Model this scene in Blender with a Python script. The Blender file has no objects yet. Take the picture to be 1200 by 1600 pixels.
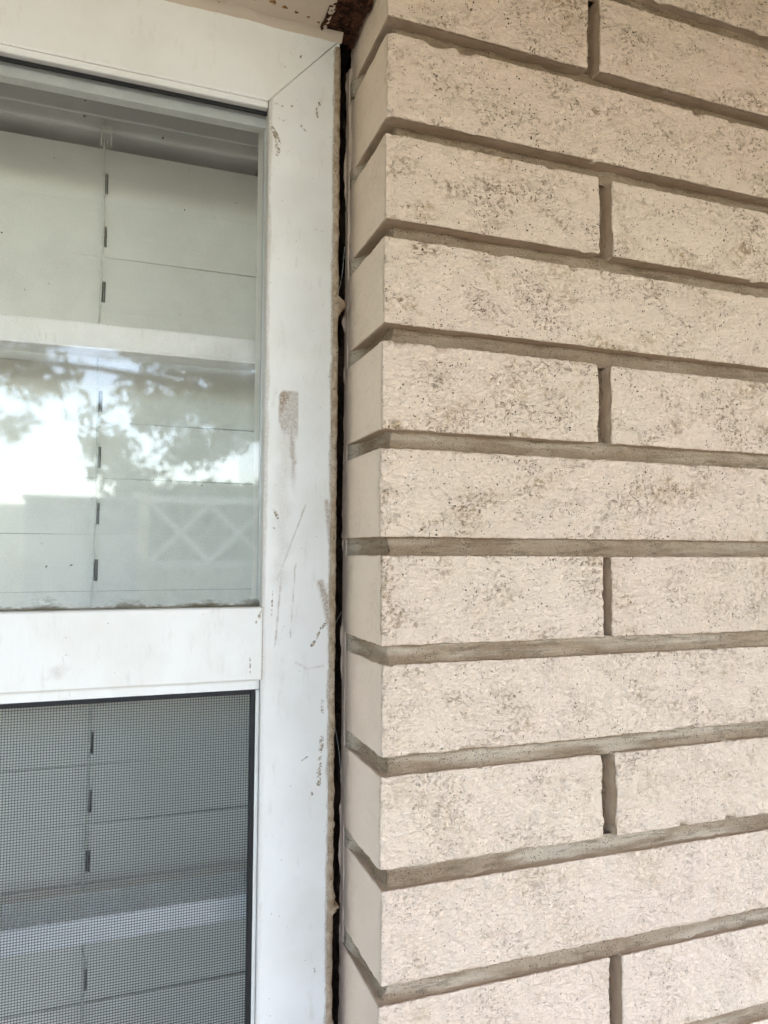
import bpy, math, random
import numpy as np
from mathutils import Vector, Matrix

random.seed(7)
rng = np.random.default_rng(11)
scene = bpy.context.scene
COL = scene.collection
# x runs along the wall (0 = brick corner), y goes into the wall (0 = brick face), z is up
# (0 = eye level); the yard lies at GROUND.
GROUND = -1.45

# ------------------------------------------------------------------ camera
cam_d = bpy.data.cameras.new('camera')
cam = bpy.data.objects.new('camera', cam_d)
COL.objects.link(cam)
scene.camera = cam
R_ = Vector((0.94105852, -0.33820467, 0.00514395))
U_ = Vector((-0.02373171, -0.05084815, 0.99842439))
F_ = Vector((0.33741023, 0.93969786, 0.05587726))
m = Matrix((R_, U_, -F_)).transposed().to_4x4()
m.translation = Vector((-0.15227, -0.42655, -0.00211))
cam.matrix_world = m
cam_d.sensor_fit = 'VERTICAL'
cam_d.sensor_height = 24.0
cam_d.lens = 24.0 * 1139.4 / 1600
cam_d.clip_start = 0.01
cam_d.clip_end = 1000
cam_d.dof.use_dof = True
cam_d.dof.focus_distance = 0.50
cam_d.dof.aperture_fstop = 4.6

# ------------------------------------------------------------------ sky, sun, exposure
SUN = Vector((0.46, -0.42, 0.78)).normalized()
world = bpy.data.worlds.new('World')
scene.world = world
world.use_nodes = True
wn = world.node_tree
sky = wn.nodes.new('ShaderNodeTexSky')
sky.sky_type = 'NISHITA'
sky.sun_disc = False
sky.sun_elevation = math.asin(SUN.z)
sky.sun_rotation = math.atan2(SUN.x, SUN.y)
sky.air_density = 1.0
sky.dust_density = 2.2
sky.ozone_density = 1.0
wn.links.new(sky.outputs[0], wn.nodes['Background'].inputs[0])
wn.nodes['Background'].inputs[1].default_value = 0.15
sun_d = bpy.data.lights.new('sun', 'SUN')
sun_d.energy = 0.5
sun_d.angle = math.radians(10.0)
sun_d.color = (1.0, 0.95, 0.87)
sun = bpy.data.objects.new('sun', sun_d)
sun.rotation_euler = SUN.to_track_quat('Z', 'Y').to_euler()
COL.objects.link(sun)
vs = scene.view_settings
vs.view_transform = 'Standard'
vs.look = 'None'
vs.gamma = 1.0
vs.exposure = 3.36
vs.use_curve_mapping = False
scene.render.engine = 'CYCLES'
cy = scene.cycles
cy.use_denoising = True
cy.denoising_prefilter = 'NONE'
cy.max_bounces = 8
cy.diffuse_bounces = 3
cy.adaptive_threshold = 0.012
cy.glossy_bounces = 4
cy.transparent_max_bounces = 24
cy.caustics_reflective = False
cy.caustics_refractive = False
cy.sample_clamp_indirect = 12

# ------------------------------------------------------------------ numpy noise
def _hash(ix, iy, iz, seed):
    h = (ix * 374761393 + iy * 668265263 + iz * 1442695041 + seed * 974634777) & 0xFFFFFFFF
    h = ((h ^ (h >> 13)) * 1274126177) & 0xFFFFFFFF
    h = ((h ^ (h >> 16)) * 2246822519) & 0xFFFFFFFF
    return ((h ^ (h >> 15)) & 0xFFFFFF) / float(0xFFFFFF)

def vnoise(P, seed=0):
    P = np.asarray(P, float)
    i = np.floor(P).astype(np.int64)
    f = P - i
    f = f * f * f * (f * (f * 6 - 15) + 10)
    x, y, z = i[..., 0], i[..., 1], i[..., 2]
    fx, fy, fz = f[..., 0], f[..., 1], f[..., 2]
    def h(a, b, c): return _hash(x + a, y + b, z + c, seed)
    x00 = h(0,0,0)*(1-fx)+h(1,0,0)*fx; x10 = h(0,1,0)*(1-fx)+h(1,1,0)*fx
    x01 = h(0,0,1)*(1-fx)+h(1,0,1)*fx; x11 = h(0,1,1)*(1-fx)+h(1,1,1)*fx
    return (x00*(1-fy)+x10*fy)*(1-fz)+(x01*(1-fy)+x11*fy)*fz

def fbm(P, seed=0, octv=3):
    P = np.asarray(P, float)
    a, s, t = 1.0, 0.0, 0.0
    for o in range(octv):
        s = s + a * (vnoise(P * 2.03**o + 17.3*o, seed + o) - 0.5)
        t += a; a *= 0.5
    return s / t * 2

def n1(x, sc, seed=0, octv=3):
    x = np.asarray(x, float)
    return fbm(np.stack([x*sc, np.full_like(x, 3.7+seed), np.full_like(x, 1.3)], -1), seed, octv)

# ------------------------------------------------------------------ object helpers
WORLD = {}
def link(o, parent=None, origin=(0, 0, 0)):
    COL.objects.link(o)
    WORLD[o.name] = np.array(origin, float)
    if parent is not None:
        o.parent = parent
        o.location = np.array(origin, float) - WORLD[parent.name]
    else:
        o.location = origin
    return o

def tag(o, label, cat, group=None):
    o['label'] = label; o['category'] = cat
    if group: o['group'] = group
    return o

def thing(name, label, cat, loc=(0, 0, 0), group=None):
    o = bpy.data.objects.new(name, None)
    o.empty_display_size = 0.05
    link(o, None, loc)
    return tag(o, label, cat, group)

def mesh_from(name, V, F, smooth=False, attrs=None):
    V = np.asarray(V, np.float32); F = np.asarray(F, np.int32)
    me = bpy.data.meshes.new(name)
    me.vertices.add(len(V)); me.vertices.foreach_set('co', V.ravel())
    k = F.shape[1]
    me.loops.add(F.size); me.loops.foreach_set('vertex_index', F.ravel())
    me.polygons.add(len(F)); me.polygons.foreach_set('loop_start', np.arange(len(F), dtype=np.int32) * k)
    me.update(calc_edges=True)
    me.validate()
    me.polygons.foreach_set('use_smooth', np.full(len(me.polygons), bool(smooth)))
    for nme, arr in (attrs or {}).items():
        a = me.attributes.new(nme, 'FLOAT', 'POINT')
        a.data.foreach_set('value', np.asarray(arr, np.float32).ravel())
    return me

def obj(name, V, F, mat, parent=None, origin=None, smooth=False, attrs=None):
    V = np.asarray(V, float)
    if origin is None:
        origin = (V.min(0) + V.max(0)) / 2
    origin = np.array(origin, float)
    me = mesh_from(name, V - origin, F, smooth, attrs)
    if mat: me.materials.append(mat)
    return link(bpy.data.objects.new(name, me), parent, origin)

BOXF = np.array([[0,3,2,1],[4,5,6,7],[0,1,5,4],[1,2,6,5],[2,3,7,6],[3,0,4,7]])
def boxv(x0, x1, y0, y1, z0, z1):
    return np.array([[x0,y0,z0],[x1,y0,z0],[x1,y1,z0],[x0,y1,z0],[x0,y0,z1],[x1,y0,z1],[x1,y1,z1],[x0,y1,z1]], float)

def box(name, b, mat, parent=None, bevel=0.0006, seg=2):
    o = obj(name, boxv(*b), BOXF, mat, parent)
    if bevel:
        md = o.modifiers.new('bevel', 'BEVEL'); md.width = bevel; md.segments = seg
    return o

def joinb(parts):
    V, F, n = [], [], 0
    for v, f in parts:
        V.append(v); F.append(np.asarray(f) + n); n += len(v)
    return np.concatenate(V), np.concatenate(F)

def gridf(nu, nv):
    i = np.arange(nu*nv).reshape(nu, nv)
    return np.stack([i[:-1,:-1], i[1:,:-1], i[1:,1:], i[:-1,1:]], -1).reshape(-1, 4)

def slab_grid(P, back, bevel=0.0008):
    """Front grid P(nu,nv,3) whose border ring is set back a little, with side walls going to +y by `back`."""
    P = P.copy(); nu, nv = P.shape[:2]
    ring = [(i,0) for i in range(nu)] + [(nu-1,j) for j in range(1,nv)] + [(i,nv-1) for i in range(nu-2,-1,-1)] + [(0,j) for j in range(nv-2,0,-1)]
    for (i,j) in ring: P[i,j,1] += bevel
    V = P.reshape(-1, 3); F = gridf(nu, nv)
    idx = np.array([i*nv+j for i,j in ring])
    B = V[idx].copy(); B[:,1] += back
    n0 = len(V); k = len(idx); q = np.arange(k); r = (q+1) % k
    S = np.stack([idx[r], idx[q], n0+q, n0+r], -1)
    return np.concatenate([V, B]), np.concatenate([F, S])

def tube(path, radii, n=8):
    path = np.asarray(path, float); radii = np.broadcast_to(radii, (len(path),))
    V = []; t = np.gradient(path, axis=0); t /= np.linalg.norm(t, axis=1)[:,None] + 1e-12
    up = np.array([0.31, 0.22, 0.93])
    for p, d, r in zip(path, t, radii):
        a = np.cross(d, up); a /= np.linalg.norm(a) + 1e-12; b = np.cross(d, a)
        for k in range(n):
            w = 2*math.pi*k/n
            V.append(p + r*(math.cos(w)*a + math.sin(w)*b))
    F = []
    for i in range(len(path)-1):
        for k in range(n):
            F.append([i*n+k, i*n+(k+1)%n, (i+1)*n+(k+1)%n, (i+1)*n+k])
    return np.array(V), np.array(F)

# ------------------------------------------------------------------ material helpers
class NT:
    def __init__(s, name):
        s.mat = bpy.data.materials.new(name); s.mat.use_nodes = True
        s.t = s.mat.node_tree; s.n = s.t.nodes; s.l = s.t.links
        s.b = s.n['Principled BSDF']; s.out = s.n['Material Output']
        s.pos = s.n.new('ShaderNodeNewGeometry').outputs['Position']
    def put(s, sock, v):
        if isinstance(v, bpy.types.NodeSocket): s.l.new(v, sock)
        elif isinstance(v, (tuple, list)) and len(v) == 3 and sock.type == 'RGBA': sock.default_value = (*v, 1)
        else: sock.default_value = v
    def math(s, op, a, b=0.0, c=0.0, clamp=False):
        n = s.n.new('ShaderNodeMath'); n.operation = op; n.use_clamp = clamp
        for i, v in enumerate((a, b, c)): s.put(n.inputs[i], v)
        return n.outputs[0]
    def vmath(s, op, a, b=(0,0,0)):
        n = s.n.new('ShaderNodeVectorMath'); n.operation = op
        s.put(n.inputs[0], a)
        if op == 'SCALE': s.put(n.inputs['Scale'], b)
        else: s.put(n.inputs[1], b)
        return n.outputs['Value'] if op in ('DOT_PRODUCT','LENGTH') else n.outputs[0]
    def mapping(s, vec, scale=(1,1,1), rot=(0,0,0), loc=(0,0,0)):
        n = s.n.new('ShaderNodeMapping'); s.put(n.inputs['Vector'], vec)
        n.inputs['Scale'].default_value = scale; n.inputs['Rotation'].default_value = rot; n.inputs['Location'].default_value = loc
        return n.outputs[0]
    def noise(s, vec, scale, detail=2.0, rough=0.5, dist=0.0, color=False):
        n = s.n.new('ShaderNodeTexNoise'); s.put(n.inputs['Vector'], vec)
        n.inputs['Scale'].default_value = scale; n.inputs['Detail'].default_value = detail
        n.inputs['Roughness'].default_value = rough; n.inputs['Distortion'].default_value = dist
        return n.outputs['Color' if color else 'Fac']
    def voro(s, vec, scale, rnd=1.0):
        n = s.n.new('ShaderNodeTexVoronoi'); s.put(n.inputs['Vector'], vec)
        n.inputs['Scale'].default_value = scale; n.inputs['Randomness'].default_value = rnd
        return n.outputs['Distance'], n.outputs['Color']
    def step(s, x, e0, e1):
        n = s.n.new('ShaderNodeMapRange'); n.interpolation_type = 'SMOOTHSTEP'
        s.put(n.inputs[0], x); s.put(n.inputs[1], e0); s.put(n.inputs[2], e1)
        n.inputs[3].default_value = 0; n.inputs[4].default_value = 1
        return n.outputs[0]
    def mix(s, f, a, b):
        n = s.n.new('ShaderNodeMix'); n.data_type = 'RGBA'
        s.put(n.inputs[0], f); s.put(n.inputs[6], a); s.put(n.inputs[7], b)
        return n.outputs[2]
    def attr(s, name):
        n = s.n.new('ShaderNodeAttribute'); n.attribute_name = name
        return n.outputs['Fac']
    def bump(s, h, dist, strength=1.0, normal=None):
        n = s.n.new('ShaderNodeBump'); n.inputs['Distance'].default_value = dist; n.inputs['Strength'].default_value = strength
        s.put(n.inputs['Height'], h)
        if normal: s.put(n.inputs['Normal'], normal)
        return n.outputs[0]
    def sep(s, v):
        n = s.n.new('ShaderNodeSeparateXYZ'); s.put(n.inputs[0], v); return n.outputs
    def set(s, color=None, rough=None, normal=None, spec=None, metal=None):
        if color is not None: s.put(s.b.inputs['Base Color'], color)
        if rough is not None: s.put(s.b.inputs['Roughness'], rough)
        if normal is not None: s.put(s.b.inputs['Normal'], normal)
        if spec is not None: s.put(s.b.inputs['Specular IOR Level'], spec)
        if metal is not None: s.put(s.b.inputs['Metallic'], metal)
        return s.mat

def plain(name, color, rough=0.6, var=0.12, scale=30, bump=0.0, metal=0.0, spec=0.4):
    s = NT(name)
    n = s.noise(s.pos, scale, 4)
    dk = tuple(c*(1-var) for c in color); lt = tuple(min(1, c*(1+var)) for c in color)
    c = s.mix(s.step(n, 0.3, 0.7), dk, lt)
    nm = s.bump(s.noise(s.pos, scale*6, 3), bump) if bump else None
    return s.set(c, rough, nm, spec, metal)

# ---- painted brick
def mat_brick():
    s = NT('painted_brick')
    fr = s.attr('front')
    P = s.pos
    wv = s.vmath('SCALE', s.vmath('SUBTRACT', s.noise(P, 420, 2, color=True), (0.5,0.5,0.5)), 0.0028)
    Pw = s.vmath('ADD', P, wv)
    wide = s.noise(P, 19, 3, 0.6)
    pink = s.noise(P, 7.5, 2)
    base = s.mix(s.step(pink, 0.35, 0.68), (0.88, 0.712, 0.56), (0.89, 0.705, 0.57))
    base = s.mix(s.math('MULTIPLY', s.step(wide, 0.45, 0.75), 0.5), base, (0.82, 0.665, 0.515))
    oi = s.n.new('ShaderNodeObjectInfo').outputs['Random']
    base = s.mix(s.math('MULTIPLY', oi, 0.55), base, (0.83, 0.645, 0.51))
    # small dark pits in the paint
    d, c = s.voro(Pw, 520)
    rnd = s.sep(c)[0]
    clus = s.step(s.noise(P, 60, 3, 0.6), 0.36, 0.66)
    thr = s.math('MULTIPLY', s.math('MULTIPLY', s.math('POWER', rnd, 1.9), 0.47), s.math('ADD', s.math('MULTIPLY', clus, 0.72), 0.30))
    pit = s.math('SUBTRACT', 1.0, s.step(d, s.math('MULTIPLY', thr, 0.55), s.math('ADD', thr, 0.02)))
    pit = s.math('MULTIPLY', pit, s.step(thr, 0.04, 0.09))
    # crooked little creases
    pm = s.mapping(P, (1.0, 1.0, 1.55), (0, 0.38, 0))
    v1 = s.noise(pm, 150, 2.5, 0.6, 1.6)
    ridge = s.math('ABSOLUTE', s.math('SUBTRACT', v1, 0.5))
    crease = s.math('SUBTRACT', 1.0, s.step(ridge, 0.008, 0.055))
    cm = s.step(s.noise(pm, 27, 3, 0.62), 0.45, 0.63)
    cm2 = s.step(s.noise(P, 300, 2), 0.42, 0.62)
    crease = s.math('MULTIPLY', crease, s.math('MULTIPLY', cm2, s.math('ADD', s.math('MULTIPLY', cm, 0.92), 0.08)))
    # olive-brown grime lodged in the rough patches
    gr = s.math('MULTIPLY', s.step(s.noise(pm, 24, 3, 0.6), 0.51, 0.70), s.step(s.noise(Pw, 240, 3, 0.7), 0.40, 0.66))
    frs = s.math('ADD', s.math('MULTIPLY', fr, 0.86), 0.14)
    # rain keeps the lower courses cleaner than those right under the eave
    clean = s.math('ADD', 0.5, s.math('MULTIPLY', s.step(s.math('ADD', s.sep(P)[2], s.math('MULTIPLY', wide, 0.2)), -0.15, 0.22), 0.5))
    frs = s.math('MULTIPLY', frs, clean)
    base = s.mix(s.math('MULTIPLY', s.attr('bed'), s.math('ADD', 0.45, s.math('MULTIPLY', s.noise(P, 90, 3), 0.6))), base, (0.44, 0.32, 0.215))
    col = s.mix(s.math('MULTIPLY', s.math('MULTIPLY', gr, 0.75), frs), base, (0.40, 0.245, 0.09))
    col = s.mix(s.math('MULTIPLY', s.math('MULTIPLY', crease, 0.8), frs), col, (0.29, 0.15, 0.045))
    col = s.mix(s.math('MULTIPLY', s.math('MULTIPLY', pit, 1.0), frs), col, (0.13, 0.068, 0.028))
    h = s.math('MULTIPLY', s.noise(pm, 270, 4, 0.62, 0.6), s.math('ADD', s.math('MULTIPLY', fr, 0.78), 0.22))
    h = s.math('SUBTRACT', h, s.math('MULTIPLY', s.math('ADD', s.math('MULTIPLY', pit, 0.35), s.math('MULTIPLY', crease, 0.45)), frs))
    h2 = s.noise(P, 900, 2)
    nm = s.bump(s.math('ADD', h, s.math('MULTIPLY', h2, 0.07)), 0.0028, 1.0)
    return s.set(col, 0.55, nm, 0.3)

def mat_mortar():
    s = NT('painted_mortar')
    P = s.pos
    pm = s.mapping(P, (0.16, 0.16, 1.0))
    n = s.noise(pm, 330, 4, 0.65)
    g = s.noise(P, 900, 3, 0.7)
    c = s.mix(s.step(s.noise(P, 14, 4, 0.6), 0.44, 0.64), (0.39, 0.265, 0.165), (0.54, 0.395, 0.27))
    c = s.mix(s.math('MULTIPLY', s.attr('paint'), 0.95), c, (0.78, 0.65, 0.50))
    c = s.mix(s.math('MULTIPLY', s.step(g, 0.45, 0.62), 0.35), c, (0.60, 0.49, 0.37))
    c = s.mix(s.math('MULTIPLY', s.step(n, 0.52, 0.66), 0.5), c, (0.19, 0.13, 0.075))
    d, _ = s.voro(P, 520)
    c = s.mix(s.math('MULTIPLY', s.math('SUBTRACT', 1, s.step(d, 0.13, 0.26)), s.step(s.noise(P, 55, 2), 0.40, 0.58)), c, (0.06, 0.042, 0.028))
    nm = s.bump(s.math('ADD', s.math('MULTIPLY', g, 1.0), n), 0.0022, 1.0)
    return s.set(c, 0.62, nm, 0.35)

# ---- white window paint; the point attribute 'stain' carries dirt marks and scrapes
def mat_white(name='white_paint', stained=True, base=(0.845, 0.815, 0.775)):
    s = NT(name)
    P = s.pos
    wide = s.noise(P, 16, 4, 0.6)
    c = s.mix(s.math('MULTIPLY', s.step(wide, 0.38, 0.72), 0.8), base, (base[0]*0.91, base[1]*0.90, base[2]*0.87))
    c = s.mix(s.math('MULTIPLY', s.step(s.noise(s.mapping(P, (1, 1, 0.3)), 130, 5, 0.7), 0.55, 0.8), 0.35), c, (0.55, 0.49, 0.42))
    d, col = s.voro(P, 170)
    rnd = s.sep(col)[0]
    spk = s.math('MULTIPLY', s.math('SUBTRACT', 1, s.step(d, 0.03, s.math('MULTIPLY', rnd, 0.10))), s.step(rnd, 0.66, 0.72))
    c = s.mix(s.math('MULTIPLY', spk, 0.7), c, (0.23, 0.17, 0.11))
    lm = s.mapping(P, (1.0, 1.0, 0.16), (0, 0.12, 0))
    scr = s.math('SUBTRACT', 1, s.step(s.math('ABSOLUTE', s.math('SUBTRACT', s.noise(lm, 190, 2, 0.5), 0.5)), 0.0, 0.008))
    scr = s.math('MULTIPLY', scr, s.step(s.noise(P, 24, 2), 0.56, 0.68))
    c = s.mix(s.math('MULTIPLY', scr, 0.28), c, (0.42, 0.36, 0.29))
    if stained:
        st = s.attr('stain'); ch = s.attr('chip')
        grain = s.step(s.noise(P, 900, 3, 0.75), 0.36, 0.60)
        f = s.math('MULTIPLY', st, s.math('ADD', s.math('MULTIPLY', grain, 0.48), 0.46), clamp=True)
        c = s.mix(f, c, (0.26, 0.155, 0.07))
        g2 = s.noise(P, 620, 3, 0.7)
        f2 = s.step(s.math('MULTIPLY', ch, s.math('ADD', 0.1, s.math('MULTIPLY', s.step(s.noise(P, 330, 4, 0.75, 0.5), 0.38, 0.60), 0.9))), 0.40, 0.62)
        c = s.mix(s.math('MULTIPLY', f2, 0.9), c, s.mix(s.step(g2, 0.45, 0.55), (0.13, 0.09, 0.05), (0.50, 0.40, 0.28)))
    bm = s.noise(s.mapping(P, (1, 1, 0.25)), 380, 3, 0.6)
    return s.set(c, 0.42, s.bump(bm, 0.00025, 0.5), 0.45)

def mat_sealant():
    s = NT('old_sealant')
    P = s.pos
    n = s.noise(P, 160, 4, 0.65)
    lo = s.noise(s.mapping(P, (1,1,.3)), 40, 3)
    c = s.mix(s.step(n, 0.35, 0.65), (0.30, 0.215, 0.14), (0.46, 0.355, 0.255))
    c = s.mix(s.math('MULTIPLY', s.step(lo, 0.5, 0.7), 0.6), c, (0.56, 0.49, 0.41))
    c = s.mix(s.step(s.noise(P, 500, 3), 0.6, 0.7), c, (0.19, 0.14, 0.09))
    return s.set(c, 0.7, s.bump(n, 0.0012), 0.2)

def mat_rust():
    s = NT('flaking_rust')
    P = s.mapping(s.pos, (0.6, 0.6, 2.2), (0.5, 0.3, 0.2))
    n = s.noise(P, 150, 6, 0.7, 0.8)
    c = s.mix(s.step(n, 0.35, 0.65), (0.022, 0.010, 0.006), (0.13, 0.055, 0.030))
    c = s.mix(s.step(s.noise(P, 420, 3), 0.6, 0.72), c, (0.26, 0.11, 0.05))
    return s.set(c, 0.85, s.bump(n, 0.004), 0.2)

def mat_lintel():
    s = NT('painted_steel')
    P = s.pos
    c = s.mix(s.step(s.noise(P, 12, 3), 0.35, 0.7), (0.66, 0.55, 0.44), (0.60, 0.50, 0.39))
    d, col = s.voro(s.vmath('ADD', P, s.vmath('SCALE', s.noise(P, 260, 2, color=True), 0.004)), 75)
    rnd = s.sep(col)[0]
    thr = s.math('MULTIPLY', s.math('POWER', rnd, 3.0), 0.30)
    sp = s.math('MULTIPLY', s.math('SUBTRACT', 1, s.step(d, s.math('MULTIPLY', thr, 0.4), thr)), s.step(rnd, 0.62, 0.7))
    c = s.mix(s.math('MULTIPLY', sp, 0.85), c, s.mix(s.noise(P, 300, 2), (0.30, 0.13, 0.03), (0.42, 0.24, 0.08)))
    return s.set(c, 0.55, s.bump(s.noise(P, 120, 3), 0.0006), 0.35)

def mat_glass(grime=True):
    s = NT('window_glass' if grime else 'clear_glass')
    n = s.n
    g = n.new('ShaderNodeNewGeometry')
    cosv = s.math('ABSOLUTE', s.vmath('DOT_PRODUCT', g.outputs['Normal'], g.outputs['Incoming']))
    r0 = 0.040 if grime else 0.018                  # both faces of the pane together, carried by the outer face
    fres = s.math('ADD', r0, s.math('MULTIPLY', 1-r0, s.math('POWER', s.math('SUBTRACT', 1.0, cosv), 5.0)))
    outer = s.math('GREATER_THAN', s.math('MULTIPLY', s.sep(g.outputs['True Normal'])[1], -1.0), 0.5)
    fres = s.math('MULTIPLY', fres, outer)
    tr = n.new('ShaderNodeBsdfTransparent'); tr.inputs[0].default_value = (0.992, 0.998, 0.994, 1)
    gl = n.new('ShaderNodeBsdfGlossy'); gl.inputs['Roughness'].default_value = 0.0
    mx = n.new('ShaderNodeMixShader')
    s.put(mx.inputs[0], fres); s.l.new(tr.outputs[0], mx.inputs[1]); s.l.new(gl.outputs[0], mx.inputs[2])
    last = mx.outputs[0]
    if grime:
        P = s.pos; z = s.sep(P)[2]
        film = s.math('ADD', 0.05, s.math('MULTIPLY', s.step(s.noise(P, 22, 4, 0.6), 0.4, 0.8), 0.06))
        d, col = s.voro(s.vmath('ADD', P, s.vmath('SCALE', s.noise(P, 300, 2, color=True), 0.004)), 62)
        rnd = s.sep(col)[0]
        sp = s.math('MULTIPLY', s.math('SUBTRACT', 1, s.step(d, 0.035, 0.06)), s.step(rnd, 0.72, 0.8))
        low = s.math('SUBTRACT', 1, s.step(z, -0.039, s.math('ADD', -0.037, s.math('MULTIPLY', s.step(s.noise(s.mapping(P,(1,1,2.2)), 30, 4, 0.7), 0.42, 0.72), 0.012))))
        low2 = s.math('MULTIPLY', s.math('SUBTRACT', 1, s.step(z, -0.039, 0.0)), 0.16)
        low2 = s.math('MULTIPLY', low2, s.noise(P, 120, 4, 0.7))
        fac = s.math('MAXIMUM', s.math('MAXIMUM', film, s.math('MULTIPLY', sp, 0.75)), s.math('MAXIMUM', s.math('MULTIPLY', low, 0.75), low2), clamp=True)
        df = n.new('ShaderNodeBsdfDiffuse')
        s.put(df.inputs[0], s.mix(s.math('MAXIMUM', sp, low), (0.5, 0.48, 0.44), (0.10, 0.08, 0.045)))
        m2 = n.new('ShaderNodeMixShader')
        fac = s.math('MULTIPLY', fac, outer)
        s.put(m2.inputs[0], fac); s.l.new(last, m2.inputs[1]); s.l.new(df.outputs[0], m2.inputs[2])
        last = m2.outputs[0]
    s.l.new(last, s.out.inputs[0])
    return s.mat

def mat_leaf(name, c0, c1):
    s = NT(name)
    c = s.mix(s.step(s.noise(s.pos, 5, 3), 0.35, 0.65), c0, c1)
    s.set(c, 0.5, None, 0.3)
    tr = s.n.new('ShaderNodeBsdfTranslucent'); s.put(tr.inputs[0], c)
    mx = s.n.new('ShaderNodeMixShader'); mx.inputs[0].default_value = 0.35
    s.l.new(s.b.outputs[0], mx.inputs[1]); s.l.new(tr.outputs[0], mx.inputs[2])
    s.l.new(mx.outputs[0], s.out.inputs[0])
    return s.mat

def mat_planks(name, a, b):
    s = NT(name)
    g = s.noise(s.mapping(s.pos, (1, 1, 0.06)), 60, 5, 0.6)
    c = s.mix(g, a, b)
    return s.set(c, 0.75, s.bump(g, 0.002), 0.2)

M = dict(
    brick=mat_brick(), mortar=mat_mortar(), white=mat_white(), white2=mat_white('white_paint_plain', False),
    sealant=mat_sealant(), rust=mat_rust(), lintel=mat_lintel(), glass=mat_glass(), glass2=mat_glass(False),
    rubber=plain('black_rubber', (0.012, 0.012, 0.013), 0.45, 0.2, 200),
    wire=plain('screen_wire', (0.085, 0.087, 0.085), 0.5, 0.1, 200, 0, 0.0, 0.4),
    alu=plain('grey_aluminium', (0.50, 0.50, 0.49), 0.4, 0.06, 60, 0, 0.2),
    slat=plain('blind_slat', (0.79, 0.755, 0.685), 0.5, 0.02, 14, 0.0001),
    headrail=plain('blind_headrail', (0.66, 0.66, 0.63), 0.4, 0.04, 20),
    cord=plain('blind_cord', (0.62, 0.61, 0.55), 0.8, 0.1, 300),
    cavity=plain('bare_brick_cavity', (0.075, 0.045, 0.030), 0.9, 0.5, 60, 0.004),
    room=plain('room_paint', (0.20, 0.19, 0.175), 0.8, 0.05, 3),
    soffit=plain('soffit_paint', (0.46, 0.345, 0.245), 0.7, 0.06, 4, 0.0005),
    roof=plain('roof_shingle', (0.10, 0.095, 0.09), 0.9, 0.3, 9, 0.004),
    patio=plain('concrete', (0.13, 0.12, 0.105), 0.85, 0.14, 3, 0.003),
    grass=plain('dry_lawn', (0.07, 0.085, 0.035), 0.9, 0.35, 2.5, 0.02),
    fence=mat_planks('fence_wood', (0.80, 0.64, 0.41), (0.92, 0.77, 0.54)),
    lattice=mat_planks('lattice_wood', (0.80, 0.70, 0.56), (0.90, 0.81, 0.68)),
    grey_block=plain('grey_plastic', (0.27, 0.27, 0.265), 0.5, 0.06, 6),
    bark=plain('bark', (0.10, 0.08, 0.06), 0.9, 0.4, 14, 0.01),
    leaf=mat_leaf('leaf_green', (0.055, 0.085, 0.03), (0.10, 0.13, 0.05)),
    leaf2=mat_leaf('shrub_green', (0.05, 0.08, 0.035), (0.09, 0.12, 0.05)),
    sash=plain('sash_white', (0.88, 0.88, 0.88), 0.35, 0.02, 20),
    blister=plain('rust_stain', (0.34, 0.16, 0.045), 0.8, 0.5, 400, 0.001),
    web=plain('web_silk', (0.7, 0.72, 0.72), 0.4, 0.05),
)

# ================================================================== ground
def struct(o):
    o['kind'] = 'structure'; return o
struct(obj('ground', [[-150,-150,GROUND],[150,-150,GROUND],[150,150,GROUND],[-150,150,GROUND]], [[0,1,2,3]], M['grass'], origin=(0,0,GROUND)))
struct(box('patio', (-4, 4, -2.9, 0.1, GROUND-0.05, GROUND+0.03), M['patio'], None, 0.01))

# ================================================================== brick wall
PITCH = 0.0677; ZJ = 0.0021; JT = 0.0112
SEAL_U0, SEAL_U1 = -0.0157, -0.0115            # sealant on the frame's outer edge
WX0, WX1, WZ0, WZ1 = -0.872, -0.0115, -0.62, 0.370   # outside of the window frame
D_BRICK = 0.0835

wall = thing('brick_wall', 'cream painted rough brick wall with deep raked joints beside the window', 'brick wall', (0.5, 0.05, GROUND))

def axis_lines(L, step, edge=0.0022):
    n = max(2, int(round((L - 2*edge) / step)) + 1)
    mid = np.linspace(edge, L-edge, n)
    return np.concatenate([[0, edge*0.3, edge*0.62], mid, [L-edge*0.62, L-edge*0.3, L]])

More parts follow.
